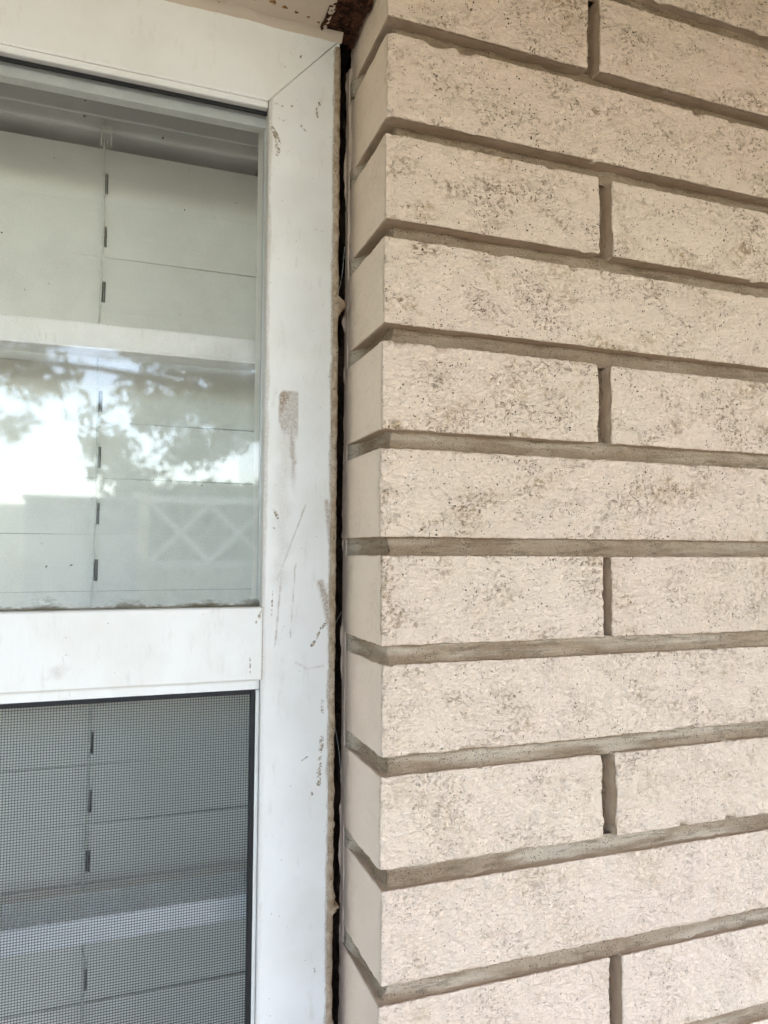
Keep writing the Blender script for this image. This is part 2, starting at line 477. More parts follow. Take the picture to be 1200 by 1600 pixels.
def brick_mesh(L, H, D, step, seed, corner=False):
    """Closed rounded box, front at y=0, with a split rough face; local origin at the lower left front corner."""
    X, Y, Z = axis_lines(L, step), axis_lines(D, max(step, 0.0035)), axis_lines(H, step)
    nx, ny, nz = len(X), len(Y), len(Z)
    faces = []; keys = []; off = 0
    def add(I, J, K, flip):
        nonlocal off
        nu, nv = I.shape
        keys.append(((I*ny + J)*nz + K).ravel())
        f = gridf(nu, nv) + off
        faces.append(f[:, ::-1] if flip else f); off += nu*nv
    i, k = np.meshgrid(np.arange(nx), np.arange(nz), indexing='ij')
    add(i, np.zeros_like(i), k, False); add(i, np.full_like(i, ny-1), k, True)
    j, k = np.meshgrid(np.arange(ny), np.arange(nz), indexing='ij')
    add(np.zeros_like(j), j, k, True); add(np.full_like(j, nx-1), j, k, False)
    i, j = np.meshgrid(np.arange(nx), np.arange(ny), indexing='ij')
    add(i, j, np.zeros_like(i), True); add(i, j, np.full_like(i, nz-1), False)
    uniq, inv = np.unique(np.concatenate(keys), return_inverse=True)
    F = inv.ravel()[np.concatenate(faces)]
    kk = uniq % nz; jj = (uniq // nz) % ny; ii = uniq // (nz*ny)
    P = np.stack([X[ii], Y[jj], Z[kk]], -1)
    r = 0.0017
    lo = np.array([r]*3); hi = np.array([L-r, D-r, H-r])
    Q = np.clip(P, lo, hi); dv = P - Q
    ln = np.linalg.norm(dv, axis=1)[:, None]
    nrm = np.where(ln > 1e-9, dv/np.maximum(ln, 1e-9), 0)
    P = np.where(ln > 1e-9, Q + nrm*r, P)
    S = P + seed*3.17
    front = np.clip(-nrm[:, 1], 0, 1) if False else np.where(P[:,1] < r*1.02, np.clip(-nrm[:,1]*1.4, 0, 1), 0)
    front = np.where(P[:,1] <= 1e-6, 1.0, front)
    # wavering edges and a slightly cupped outline
    w = fbm(S*np.array([55, 55, 90]), 3, 2)*0.45 + fbm(S*260, 5, 2)*0.55
    P = P + nrm * (w*0.0009)[:, None] * (ln > 1e-9)
    fx = np.minimum(P[:,0], L-P[:,0]); fz = np.minimum(P[:,2], H-P[:,2])
    sx = S*np.array([1, 1, 1.6])
    big = fbm(sx*42, 11, 2)*0.0016
    med = fbm(sx*170, 21, 3)*0.0015
    rid = (1-np.abs(fbm(sx*260, 31, 2))*2.2)*0.00028
    taper = np.clip(np.minimum(fx, fz)/0.004, 0.15, 1)
    P[:,1] += (big + med - rid)*front*taper
    # bits chipped off the arrises
    chip = np.clip(fbm(S*70, 41, 2)-0.42, 0, 1)*0.012*np.clip(1-np.minimum(fx, fz)/0.005, 0, 1)*(P[:,1] < 0.004)
    P[:,1] += chip
    # broken, bowed ends next to the head joints
    zz_ = S[:, 2]
    wob = fbm(np.stack([zz_*70, S[:, 1]*30, np.full_like(zz_, seed*1.0)], -1), 61, 4)*0.0016
    P[:, 0] += wob*np.clip((P[:, 0]-L*0.6)/(L*0.4), 0, 1)**3
    if not corner: P[:, 0] += np.roll(wob, 7)*np.clip((L*0.4-P[:, 0])/(L*0.4), 0, 1)**3
    # smoother return face
    side = (P[:,0] < r*1.01) * (1-front)
    P[:,0] += side*fbm(S*120, 51, 2)*0.0003
        # faces inside the joints, tinted a darker taupe than the front
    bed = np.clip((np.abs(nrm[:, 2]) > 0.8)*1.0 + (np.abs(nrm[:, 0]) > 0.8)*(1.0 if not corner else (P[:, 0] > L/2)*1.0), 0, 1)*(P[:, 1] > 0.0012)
    return P, F, front, bed

def add_brick(x0, L, zc, step, seed, H=PITCH-JT, D=D_BRICK, dy=0.0, cache={}):
    key = None if step < 0.004 else (round(L, 3), seed % 4)
    if key in cache and key is not None:
        me = cache[key]
    else:
        P, F, fr, bed = brick_mesh(L, H, D, step, seed, x0 < 0.003 and x0 > -0.003)
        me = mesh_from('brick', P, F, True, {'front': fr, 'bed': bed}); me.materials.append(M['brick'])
        if key is not None: cache[key] = me
    o = bpy.data.objects.new('brick', me)
    link(o, wall, (x0, dy, zc - H/2))
    return o

def zc(k): return ZJ + (k+0.5)*PITCH
VJ = {1: 0.1665, -1: 0.1668, 3: 0.1690, 5: 0.1605, -3: 0.1662, -5: 0.1690}
VW = {1: 0.0105, -1: 0.0065, 3: 0.0105, 5: 0.0095, -3: 0.0105, -5: 0.0095}
KMIN, KMAX = -21, 7
FULL = 0.3265
joints_v = []                                    # (x centre, width, course)
seed = 0
for k in range(KMIN, KMAX+1):
    fine = -6 <= k <= 5
    jit = 0.0006*math.sin(k*2.3)
    xs = []
    if k % 2:                                     # half brick, then whole ones
        c = VJ.get(k, 0.1665); wj = VW.get(k, 0.010)
        xs.append((0, c - wj/2)); x = c + wj/2; joints_v.append((c, wj, k))
    else:
        x = 0.0
    while x < 1.0:
        xs.append((x, FULL)) if x else xs.append((0.0, FULL+0.005))
        x = xs[-1][0] + xs[-1][1]
        joints_v.append((x + 0.005, 0.010, k)); x += 0.010
    OFF = {5: 2.0, 4: 1.6, 3: 0.8, 2: 0.0, 1: -1.3, 0: -2.0, -1: -0.6, -2: 0.3, -3: -0.7, -4: 0.2, -5: -1.5}
    for (x0, L) in xs:
        if x0 == 0:
            jit = OFF.get(k, 0.0)*0.0008; L = L - jit
        seed += 1
        st = 0.0012 if (fine and x0 < 0.30) else 0.009
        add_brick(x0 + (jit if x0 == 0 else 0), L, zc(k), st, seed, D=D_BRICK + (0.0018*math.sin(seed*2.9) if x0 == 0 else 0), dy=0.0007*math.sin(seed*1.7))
    # left of the corner: above the lintel and below the window; left pier everywhere
    spans = []
    if k >= 6 or zc(k) + 0.03 < WZ0 - 0.03: spans.append((-0.8835, -0.0105))
    spans.append((-1.9, -0.8835))
    for (a, b) in spans:
        x = b - (0.168 if k % 2 else 0)
        if k % 2:
            seed += 1; add_brick(b-0.158, 0.158, zc(k), 0.009, seed); joints_v.append((b-0.163, 0.010, k))
        while x - FULL > a - 0.2:
            seed += 1; add_brick(x-FULL, FULL, zc(k), 0.009, seed); joints_v.append((x-FULL-0.005, 0.010, k)); x -= FULL+0.010

# mortar: bed joints wrap round the corner, head joints between bricks
DEP = {5: .0112, 4: .0112, 3: .0108, 2: .0095, 1: .0072, 0: .0062, -1: .0052, -2: .0060, -3: .0062, -4: .0062, -5: .006}
mp = []; pnt = []
for k in range(KMIN, KMAX+2):
    zj = ZJ + k*PITCH; dep = DEP.get(k, 0.0075)
    fine = -6 <= k <= 6
    ds = 0.0013 if fine else 0.012
    ret = np.arange(0.0825, dep, -0.002 if fine else -0.01)
    xs_ = np.concatenate([np.arange(dep, 0.42, ds), np.arange(0.42, 1.01, 0.01)])
    q = np.linspace(-1, 1, 11)
    PTS = []
    flush = np.clip((ret-0.050)/0.022, 0, 1)**1.5
    for r_, fl in zip(ret, flush):
        PTS.append((0, r_, fl))
    for x_ in xs_: PTS.append((1, x_, 0.0))
    A = np.zeros((len(PTS), len(q), 3))
    for i_, (kind, t, fl) in enumerate(PTS):
        A[i_, :, 2] = zj + q*(JT/2 + 0.0012)
        A[i_, :, 0] = 0.0 if kind == 0 else t
        A[i_, :, 1] = t if kind == 0 else 0.0
    S = A*np.array([60, 60, 150.0]); kind = np.array([p[0] for p in PTS]); fl = np.array([p[2] for p in PTS])[:, None]
    nz_ = fbm(S, 77+k, 3)*0.0020 + fbm(A*500, 99+k, 2)*0.0008
    conc = (1-q[None,:]**2)*0.0034
    smear = np.clip(fbm(A*np.array([30,30,60]), 5+k, 2)-0.25, 0, 1)*0.006*np.clip(-q[None,:]+0.2, 0, 1)
    d = (dep - 0.0026 + conc + nz_ - smear)
    d = np.where(fl > 0, d*(1-fl) + fl*(0.0004+nz_*0.2), d)
    d = np.maximum(d, 0.0003)
    A[:, :, 0] = np.where(kind[:, None] == 0, d, A[:, :, 0])
    A[:, :, 1] = np.where(kind[:, None] == 1, d, np.maximum(A[:, :, 1], 0))
    pn = fbm(A*np.array([16, 16, 220]), 140+k, 3)
    pa = np.clip(fl*1.5 - 0.15 + 0*q[None,:], 0, 1) + np.clip(pn*2.2+0.25+q[None,:]*0.5, 0, 1)*(0.85 if k <= -1 else 0.45 if k <= 1 else 0.10)
    pnt.append(np.clip(pa, 0, 1).ravel())
    mp.append((A.reshape(-1, 3), gridf(*A.shape[:2])))
    # plain strips left of the opening and where the wall spans over and under it
    for (a, b) in ([(-1.95, 0.0)] if (k >= 7 or zj < WZ0-0.05) else [(-1.95, -0.8845)]):
        xs2 = np.arange(a, b, 0.02); G = np.zeros((len(xs2), 3, 3))
        G[:, :, 0] = xs2[:, None]; G[:, :, 2] = zj + np.array([-1, 0, 1])[None, :]*0.007; G[:, :, 1] = 0.0075 + fbm(G*40, 8, 2)*0.001
        mp.append((G.reshape(-1, 3), gridf(len(xs2), 3))); pnt.append(np.zeros(G[:, :, 0].size))
for (xc, wj, k) in joints_v:
    fine = -6 <= k <= 5 and -0.02 < xc < 0.4
    n_z = 46 if fine else 5; n_x = 9 if fine else 3
    q = np.linspace(-1, 1, n_x); zz = np.linspace(zc(k)-PITCH/2+0.003, zc(k)+PITCH/2-0.003, n_z)
    A = np.zeros((n_x, n_z, 3)); A[:, :, 0] = xc + q[:, None]*(wj/2+0.0015); A[:, :, 2] = zz[None, :]
    A[:, :, 1] = 0.0108 + (1-q[:, None]**2)*0.0022 + fbm(A*90, 300+k, 3)*0.0024
    mp.append((A.reshape(-1, 3), gridf(n_x, n_z))); pnt.append(np.zeros(n_x*n_z))
V, F = joinb(mp)
obj('mortar', V, F, M['mortar'], wall, smooth=True, attrs={'paint': np.concatenate(pnt)})
# bare inner face of the pier that shows down the gap, and the core behind the bricks
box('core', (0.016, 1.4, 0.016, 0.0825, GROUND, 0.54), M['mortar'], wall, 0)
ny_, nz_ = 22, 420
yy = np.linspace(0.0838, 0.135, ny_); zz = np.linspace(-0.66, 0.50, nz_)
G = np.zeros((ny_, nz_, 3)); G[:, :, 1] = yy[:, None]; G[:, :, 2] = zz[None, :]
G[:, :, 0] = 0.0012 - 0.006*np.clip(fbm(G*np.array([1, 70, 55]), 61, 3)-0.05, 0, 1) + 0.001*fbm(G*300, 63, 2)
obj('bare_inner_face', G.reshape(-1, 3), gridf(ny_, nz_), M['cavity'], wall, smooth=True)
box('core', (-0.87, 0.0, 0.016, 0.088, GROUND, WZ0-0.075), M['mortar'], wall, 0)
box('core', (-0.87, 0.0, 0.016, 0.088, 0.415, 0.54), M['mortar'], wall, 0)
box('core', (-2.2, -0.8855, 0.016, 0.088, GROUND, 0.54), M['mortar'], wall, 0)
# torn remains of sealant on the reveal edge
zz = np.arange(-0.62, 0.36, 0.0012)
n_ = len(zz); A = np.zeros((6, n_, 3)); A[:, :, 2] = zz[None, :]
rag = np.clip(n1(zz, 70, 4, 3)*0.9+n1(zz, 16, 9, 2)-0.05, 0, 1)*0.0026 + 0.0001
rag = rag*(0.85 + 0.15*np.clip((-0.10-zz)/0.1, 0, 1)) + 0.0028*np.clip(1-np.abs(zz-0.168)/0.008, 0, 1)
wid = 0.008 + n1(zz, 45, 6, 2)*0.002
for i_, (fu, fv) in enumerate([(0.0030, -1.0), (-0.0006, -0.6), (-0.0008, -0.15), (-0.55, 0.05), (-1.0, 0.12), (-0.9, 0.4)]):
    A[i_, :, 0] = np.where(np.full(n_, abs(fu)) < 0.01, fu*0.6, fu*rag - 0.0004)
    A[i_, :, 1] = 0.0828 + fv*wid*(0.9 if fv < 0 else 0.6)
A[:, :, 0] += fbm(A*700, 12, 2)*0.00015
obj('torn_sealant', A.reshape(-1, 3), gridf(6, n_), M['brick'], wall)

# ================================================================== window
win = thing('window', 'white painted metal window with clear upper pane and insect screen below', 'window', (-0.44, 0.08, WZ0))
FY = 0.065                                        # front of the frame
UI = -0.0625                                      # inner edge of the right jamb
HB = 0.3135                                       # under side of the head

def seg_d(u, z, pts):
    d = np.full(u.shape, 9.0)
    for (a, b) in zip(pts[:-1], pts[1:]):
        a = np.array(a); b = np.array(b); ab = b-a; L2 = (ab**2).sum()+1e-12
        t = np.clip(((u-a[0])*ab[0]+(z-a[1])*ab[1])/L2, 0, 1)
        d = np.minimum(d, np.hypot(u-a[0]-t*ab[0], z-a[1]-t*ab[1]))
    return d

def stains(P):
    u, z = P[..., 0], P[..., 2]
    S3 = np.stack([u, 0*u, z], -1)
    wob = fbm(S3*300, 201, 3); wob2 = fbm(S3*110, 207, 3)
    st = np.zeros(u.shape); ch = np.zeros(u.shape)
    def sm(x): x = np.clip(x, 0, 1); return x*x*(3-2*x)
    # rubbed brown scrape with a run below it
    left = -0.0536 + 0.010*np.clip((0.088-z)/0.02, 0, 1)**1.3 + 0.004*np.clip((z-0.1035)/0.007, 0, 1)**2
    m_ = sm((u-left)/0.0014+wob*0.4)*sm((-0.0392-u)/0.0006)*sm((0.1098+wob*0.0012-z)/0.001)*sm((z-0.072)/0.012)
    core_ = 0.62+0.38*sm(((-0.0475-u)+(z-0.098)*0.5)/0.004)
    st = np.maximum(st, m_*core_)
    d = seg_d(u, z, [(-0.0440, 0.082), (-0.0425, 0.060), (-0.0415, 0.0366)])
    st = np.maximum(st, 0.75*sm(1-(d+wob*0.0012)/0.0034)*sm((z-0.034)/0.03))
    st = np.maximum(st, 0.22*sm(1-(seg_d(u, z, [(-0.047, 0.08), (-0.049, 0.03), (-0.050, -0.02)])+wob2*0.004)/0.009))
    for pts, w in (([(-0.0336,0.0302),(-0.0375,0.019),(-0.0431,0.0045),(-0.0460,-0.004)], 0.0006), ([(-0.0460,-0.004),(-0.0525,-0.0203)], 0.0005),
                   ([(-0.039,-0.0768),(-0.031,-0.0815),(-0.0192,-0.0799)], 0.0005), ([(-0.050,-0.02),(-0.052,-0.050),(-0.0535,-0.066)], 0.0007), ([(-0.040,-0.01),(-0.043,-0.06)], 0.0004)):
        st = np.maximum(st, 0.55*sm(1.2-seg_d(u, z, pts)/w+wob*0.6))
    for pts, w in (([(-0.0168,-0.0484),(-0.0222,-0.0557),(-0.0262,-0.063),(-0.028,-0.0656)], 0.0011), ([(-0.0595,0.294),(-0.0560,0.2848),(-0.057,0.2747)], 0.0016),
                   ([(-0.0204,-0.1038),(-0.0198,-0.1125)], 0.0009), ([(-0.0201,-0.1276),(-0.0205,-0.140),(-0.0212,-0.149),(-0.0225,-0.1596)], 0.0016),
                   ([(-0.0554,0.0265),(-0.0535,0.0225)], 0.0009), ([(-0.0556,0.0148),(-0.0550,0.0138)], 0.0007), ([(-0.0531,0.0205),(-0.052,0.0212)], 0.0006),
                   ([(-0.0338,-0.1428),(-0.030,-0.1408)], 0.0005), ([(-0.0269,-0.1647),(-0.0264,-0.166)], 0.0007), ([(-0.0236,-0.2808),(-0.0232,-0.283)], 0.0007),
                   ([(-0.0558,0.302),(-0.052,0.3008),(-0.0495,0.3025)], 0.0004), ([(-0.0280,0.315),(-0.0285,0.311)], 0.0010), ([(-0.0555,-0.028),(-0.056,-0.046)], 0.0006),
                   ([(-0.0583,0.3119),(-0.0514,0.3108),(-0.0459,0.3127)], 0.0007), ([(-0.0256,0.322),(-0.0262,0.319)], 0.0013), ([(-0.0275,0.310),(-0.0276,0.309)], 0.0009), ([(-0.0399,0.300),(-0.0362,0.2966)], 0.0006),
                   ([(-0.0523,0.243),(-0.052,0.242)], 0.0006), ([(-0.0325,0.2455),(-0.032,0.245)], 0.0006), ([(-0.0289,0.2265),(-0.0210,0.226)], 0.0005), ([(-0.040,0.352),(-0.0405,0.350)], 0.0007), ([(-0.052,0.341),(-0.0523,0.3405)], 0.0006)):
        ch = np.maximum(ch, sm(1.25-seg_d(u, z, pts)/(w*1.5)+wob*0.5))
    # sealant smeared on to the white at the outer edge
    d = seg_d(u, z, [(-0.0222,-0.0235),(-0.0185,-0.0339),(-0.015,-0.0490),(-0.013,-0.06)])
    st = np.maximum(st, 0.8*sm(1.3-d/0.0030+wob*0.3))
    d = seg_d(u, z, [(-0.0185,0.0335),(-0.0165,0.015),(-0.014,-0.005)])
    st = np.maximum(st, 0.7*sm(1.2-d/0.0020+wob*0.3))
    edge = SEAL_U0 - 0.0012 + 0.0012*n1(z.ravel(), 80, 3, 3).reshape(z.shape)
    st = np.maximum(st, 0.75*sm((u-edge)/0.0008)*(z < 0.362))
    # dirty rubbed line down the inner edge
    st = np.maximum(st, 0.42*sm((UI+0.0030+0.0016*n1(z.ravel(), 50, 7, 3).reshape(z.shape)-u)/0.0015)*(u > UI-0.0002)*(z < HB+0.001)*(0.35+0.65*sm((z+0.05)/0.02)))
    ch = np.maximum(ch, 0.42*sm((UI+0.0055-u)/0.004)*sm((z-0.262)/0.01)*sm((0.318-z)/0.01)*(u > UI-0.0002))
    return st, ch

def zmit(u): return HB + (u-UI)*((WZ1-HB)/(WX1-UI))
us = np.linspace(UI, WX1, 66); t = np.linspace(0, 1, 1150)
PJ = np.zeros((len(us), len(t), 3)); PJ[:, :, 0] = us[:, None]; PJ[:, :, 1] = FY
PJ[:, :, 2] = WZ0 + (zmit(us)-0.0002-WZ0)[:, None]*t[None, :]
def stained_part(name, P, back, parent, bevel=0.0007):
    st, ch = stains(P)
    V, F = slab_grid(P, back, bevel)
    pad = np.zeros(len(V)-st.size)
    return obj(name, V, F, M['white'], parent, attrs={'stain': np.concatenate([st.ravel(), pad]), 'chip': np.concatenate([ch.ravel(), pad])})
stained_part('jamb', PJ, 0.042, win)
# head, mitred to the jamb, with a rounded lower lip
xs_ = np.linspace(WX0, WX1, 560); t = np.linspace(0, 1, 40)
PH = np.zeros((len(xs_), len(t), 3)); PH[:, :, 0] = xs_[:, None]; PH[:, :, 1] = FY + 0.0003
low = np.where(xs_ > UI, zmit(xs_)+0.0003, np.where(xs_ < WX0+0.051, HB+(WX0+0.051-xs_)*1.1, HB))
PH[:, :, 2] = low[:, None] + (WZ1-low)[:, None]*t[None, :]
stained_part('head', PH, 0.042, win)
box('head_bead', (WX0+0.051, UI, FY+0.0022, FY+0.010, HB-0.0042, HB+0.001), M['white2'], win, 0.0012)
# left jamb and bottom rail, out of the picture
box('jamb', (WX0, WX0+0.051, FY, FY+0.042, WZ0, HB-0.0002), M['white2'], win, 0.001)
box('bottom_rail', (WX0+0.0515, UI-0.0005, FY-0.001, FY+0.042, WZ0, WZ0+0.05), M['white2'], win, 0.001)
# middle rail, a little proud of the jamb
RT, RB = -0.0390, -0.0874
xs_ = np.linspace(WX0+0.0525, UI+0.0008, 620); zz = np.linspace(RB, RT, 44)
PR = np.zeros((len(xs_), len(zz), 3)); PR[:, :, 0] = xs_[:, None]; PR[:, :, 1] = FY-0.0014; PR[:, :, 2] = zz[None, :]
def rail_stain(P):
    u, z = P[..., 0], P[..., 2]
    S3 = np.stack([u, 0*u, z], -1); wob = fbm(S3*300, 231, 3)
    def sm(x): x = np.clip(x, 0, 1); return x*x*(3-2*x)
    st = 0.5*sm(1.1-(RT-z)/0.003+wob*0.8)*sm(fbm(S3*25, 233, 2)*2+0.3)
    st = np.maximum(st, 0.30*sm(1.1-np.hypot((u+0.187)/1.3, z+0.0762)/0.006+wob*0.5))
    st = np.maximum(st, 0.8*sm(1-(UI+0.0008-u)/0.0014))
    ch = np.zeros(u.shape)
    for pts, w in (([(-0.0695,-0.0640),(-0.0698,-0.0712),(-0.0706,-0.080),(-0.0703,-0.0855)], 0.0006), ([(-0.0628,-0.0398),(-0.0650,-0.046),(-0.0668,-0.0502)], 0.0012)):
        ch = np.maximum(ch, sm(1.25-seg_d(u, z, pts)/w))
    return st, ch
st, ch = rail_stain(PR); V, F = slab_grid(PR, 0.038, 0.0009); pad = np.zeros(len(V)-st.size)
obj('rail', V, F, M['white'], win, attrs={'stain': np.concatenate([st.ravel(), pad]), 'chip': np.concatenate([ch.ravel(), pad])})
# upper pane in its channel
PY = 0.0735
pane = box('pane', (WX0+0.049, UI+0.002, PY, PY+0.003, RT-0.004, HB+0.003), M['glass'], win, 0)
box('gasket', (WX0+0.051, UI+0.0005, PY-0.0012, PY-0.0001, HB-0.0068, HB-0.0030), M['rubber'], win, 0)
box('glazing_channel', (WX0+0.051, UI+0.0005, PY+0.0036, PY+0.012, HB-0.0135, HB+0.004), M['alu'], win, 0.0008)
box('glazing_channel', (UI-0.0008, UI+0.004, PY+0.0036, PY+0.010, RT-0.004, HB-0.0137), M['alu'], win, 0.0006)
# sealant bead down the outer edge
zz = np.arange(WZ0, WZ1-0.006, 0.0011); n_ = len(zz)
prof = [(-1.0, 0.0008), (-0.8, -0.0010), (-0.2, -0.0016), (0.6, -0.0014), (1.0, 0.0000), (1.02, 0.012)]
A = np.zeros((len(prof), n_, 3)); A[:, :, 2] = zz[None, :]
ledge = SEAL_U0 + 0.0009*n1(zz, 90, 14, 3) + 0.0005*n1(zz, 22, 15, 2)
redge = SEAL_U1 + 0.0003 + np.clip(n1(zz, 150, 16, 3), -1, 1)*0.0009 + np.clip(n1(zz, 35, 19, 2)-0.2, 0, 1)*0.0007
for (zz0, ww, amp) in ((0.1765, 0.004, 0.0060), (0.1715, 0.005, 0.0062), (-0.188, 0.006, 0.0014), (-0.2435, 0.0016, 0.0045), (-0.246, 0.0022, 0.0035), (-0.236, 0.008, 0.0016), (-0.33, 0.02, 0.0016)):
    redge = redge + amp*np.clip(1-np.abs(zz-zz0)/ww+0.5*n1(zz, 420, 18, 2)*(np.abs(zz-zz0) < ww), 0, 1)**1.2
for i_, (a, dy) in enumerate(prof):
    A[i_, :, 0] = (ledge+redge)/2 + a*(redge-ledge)/2
    A[i_, :, 1] = FY + dy + 0.0004*n1(zz, 60, 20+i_, 3)
obj('sealant', A.reshape(-1, 3), gridf(len(prof), n_), M['sealant'], win, smooth=True)
# sealant bead along the head under the lintel
xs_ = np.arange(WX0, WX1+0.002, 0.0012); n_ = len(xs_); A = np.zeros((5, n_, 3)); A[:, :, 0] = xs_[:, None].T
thick = 0.0026 + 0.0012*n1(xs_, 40, 31, 3)
for i_, (dz, dy) in enumerate([(-1.0, 0.0004), (-0.7, -0.0012), (0.0, -0.0030), (0.7, -0.0046), (1.2, -0.0050)]):
    A[i_, :, 2] = WZ1 + dz*thick + 0.0003*n1(xs_, 200, 33+i_, 2); A[i_, :, 1] = FY + dy*(1+0.3*n1(xs_, 60, 35, 2))
obj('head_sealant', A.reshape(-1, 3), gridf(5, n_), M['lintel'], win, smooth=True)
# side of the frame going back into the gap
box('frame_side', (-0.030, WX1-0.0006, FY+0.0425, 0.118, WZ0, WZ1-0.002), plain('raw_aluminium', (0.20, 0.22, 0.24), 0.45, 0.15, 40, 0, 0.5), win, 0.0005)

# insect screen below the rail
scr = obj('insect_screen', boxv(WX0+0.0525, UI-0.0005, FY+0.004, FY+0.012, RB-0.0066, RB-0.0004), BOXF, M['white2'], win)
SX0, SX1, SZ0, SZ1 = WX0+0.058, -0.0652, WZ0+0.055, RB-0.0066
box('screen_frame', (-0.0652, UI-0.0003, FY+0.0035, FY+0.012, WZ0+0.05, RB-0.0070), M['white2'], scr, 0.0005)
box('spline', (SX1-0.0031, SX1, FY+0.0048, FY+0.0110, SZ0, SZ1-0.0003), M['rubber'], scr, 0.0005)
box('spline', (SX0, SX1-0.0033, FY+0.0048, FY+0.0110, SZ1-0.0034, SZ1-0.0003), M['rubber'], scr, 0.0005)
wy = FY+0.0085; wr = 0.00017; pit = 0.00168
parts = []
for i_, x in enumerate(np.arange(SX1-0.0023-pit*0.6, SX0, -pit)):
    parts.append((boxv(x-wr, x+wr, wy-wr, wy+wr, SZ0, SZ1-0.0026), BOXF[2:]))
for i_, z in enumerate(np.arange(SZ1-0.0027-pit*0.6, SZ0, -pit)):
    parts.append((boxv(SX0, SX1-0.002, wy-wr*2.2, wy-wr*0.2, z-wr, z+wr), BOXF[[0,1,2,4]]))
V, F = joinb(parts)
o = obj('mesh', V, F, M['wire'], scr); o['kind'] = 'stuff'

# inner sash behind: meeting rail, lower rail, panes
ins = box('inner_sash_rail', (WX0+0.03, -0.0450, 0.1105, 0.134, 0.1372, 0.1566), M['white2'], win, 0.0016)
box('rail_lip', (WX0+0.03, -0.0455, 0.1075, 0.1098, 0.1372, 0.1392), M['white2'], ins, 0.0008)
box('inner_sash_rail', (WX0+0.03, -0.0450, 0.092, 0.132, -0.2545, -0.2380), M['sash'], win, 0.0016)
box('inner_pane', (WX0+0.03, -0.044, 0.1215, 0.1245, 0.1568, 0.39), M['glass2'], win, 0)
box('inner_pane', (WX0+0.03, -0.044, 0.1215, 0.1245, -0.2378, 0.1370), M['glass2'], win, 0)
box('inner_pane', (WX0+0.03, -0.044, 0.1215, 0.1245, WZ0, -0.2547), M['glass2'], win, 0)
box('inner_stile', (-0.0450, -0.0350, 0.106, 0.136, WZ0, 0.40), M['white2'], win, 0.001)
box('inner_stile', (WX0, WX0+0.03, 0.106, 0.136, WZ0, 0.40), M['white2'], win, 0.001)

box('inner_lining', (-0.0450, -0.0355, 0.1365, 0.205, WZ0, 0.404), M['white2'], win, 0.001)
# ================================================================== blind
blind = thing('window_blind', 'closed off-white slatted blind hanging behind the glass', 'blind', (-0.45, 0.19, 0.42))
BY, SP, SW, XR, XL = 0.190, 0.0445, 0.04422, -0.0480, -0.845
box('headrail', (XL, XR+0.002, 0.186, 0.235, 0.336, 0.392), M['headrail'], blind, 0.004, 3)
box('valance', (XL, XR+0.002, 0.1815, 0.1845, 0.345, 0.400), M['headrail'], blind, 0.001)
CORDS = (-0.1715, -0.62)
nsl = 21
for i_ in range(nsl):
    zt = 0.3225 - SP*i_
    rr = random.Random(i_)
    tilt = math.radians(1.6 + rr.uniform(-1.3, 1.3))
    if i_ == 14: tilt += math.radians(3)
    cut = 0.0016
    xs_ = [XL]
    for c in sorted(CORDS): xs_ += [c+0.0005-cut, c+0.0005+cut]
    xs_ += [XR]
    ws = np.array([0, 0.2, 0.44, 0.62, 0.82, 0.9, 1.0])*SW
    slot = (2, 3)                                  # bands of the width that the slot opens
    def pt(x, w, off):
        crown = 0.0006*(1-((w/SW)*2-1)**2)
        y = BY - 0.001 + math.sin(tilt)*w - crown + off
        return [x, y, zt - math.cos(tilt)*w + 0.004*math.sin(i_*1.9)*(x+0.2)]
    V = []; F = []
    nX, nW = len(xs_), len(ws)
    for off in (0.0, 0.0024):
        for x in xs_:
            for w in ws: V.append(pt(x, w, off))
    def vid(s_, a, b): return s_*nX*nW + a*nW + b
    hole = set()
    for a in range(nX-1):
        for b in range(nW-1):
            if a in (1, 3) and b in slot: hole.add((a, b)); continue
            F.append([vid(0,a,b), vid(0,a,b+1), vid(0,a+1,b+1), vid(0,a+1,b)])
            F.append([vid(1,a,b), vid(1,a+1,b), vid(1,a+1,b+1), vid(1,a,b+1)])
    def wallq(a0, b0, a1, b1): F.append([vid(0,a0,b0), vid(0,a1,b1), vid(1,a1,b1), vid(1,a0,b0)])
    for a in range(nX-1): wallq(a, 0, a+1, 0); wallq(a+1, nW-1, a, nW-1)
    for b in range(nW-1): wallq(0, b+1, 0, b); wallq(nX-1, b, nX-1, b+1)
    for a in (1, 3):
        for b in slot: wallq(a, b, a, b+1); wallq(a+1, b+1, a+1, b)
        wallq(a+1, slot[0], a, slot[0]); wallq(a, slot[1]+1, a+1, slot[1]+1)
    obj('slat', V, F, M['slat'], blind)
for c in CORDS:
    zz = np.linspace(0.345, 0.3225-SP*nsl, 90)
    yy = BY - 0.0062 - 0.0016*np.cos((zz-0.3225)/SP*2*math.pi)
    V, F = tube(np.stack([c-0.0012+0.0007*np.sin(zz*31), yy, zz], -1), 0.00085, 6)
    lc = obj('ladder_cord', V, F, M['cord'], blind)
    V, F = joinb([(boxv(c-0.0042, c-0.0030, 0.1795, 0.184, 0.322, 0.333), BOXF), (boxv(c+0.0030, c+0.0042, 0.1795, 0.184, 0.322, 0.333), BOXF), (boxv(c-0.0042, c+0.0042, 0.1795, 0.184, 0.3331, 0.337), BOXF)])
    obj('cord_clip', V, F, M['slat'], blind)
    V, F = tube(np.stack([np.full(30, c+0.0006), np.full(30, BY+0.006), np.linspace(0.345, -0.60, 30)], -1), 0.0007, 6)
    obj('lift_cord', V, F, M['cord'], blind)

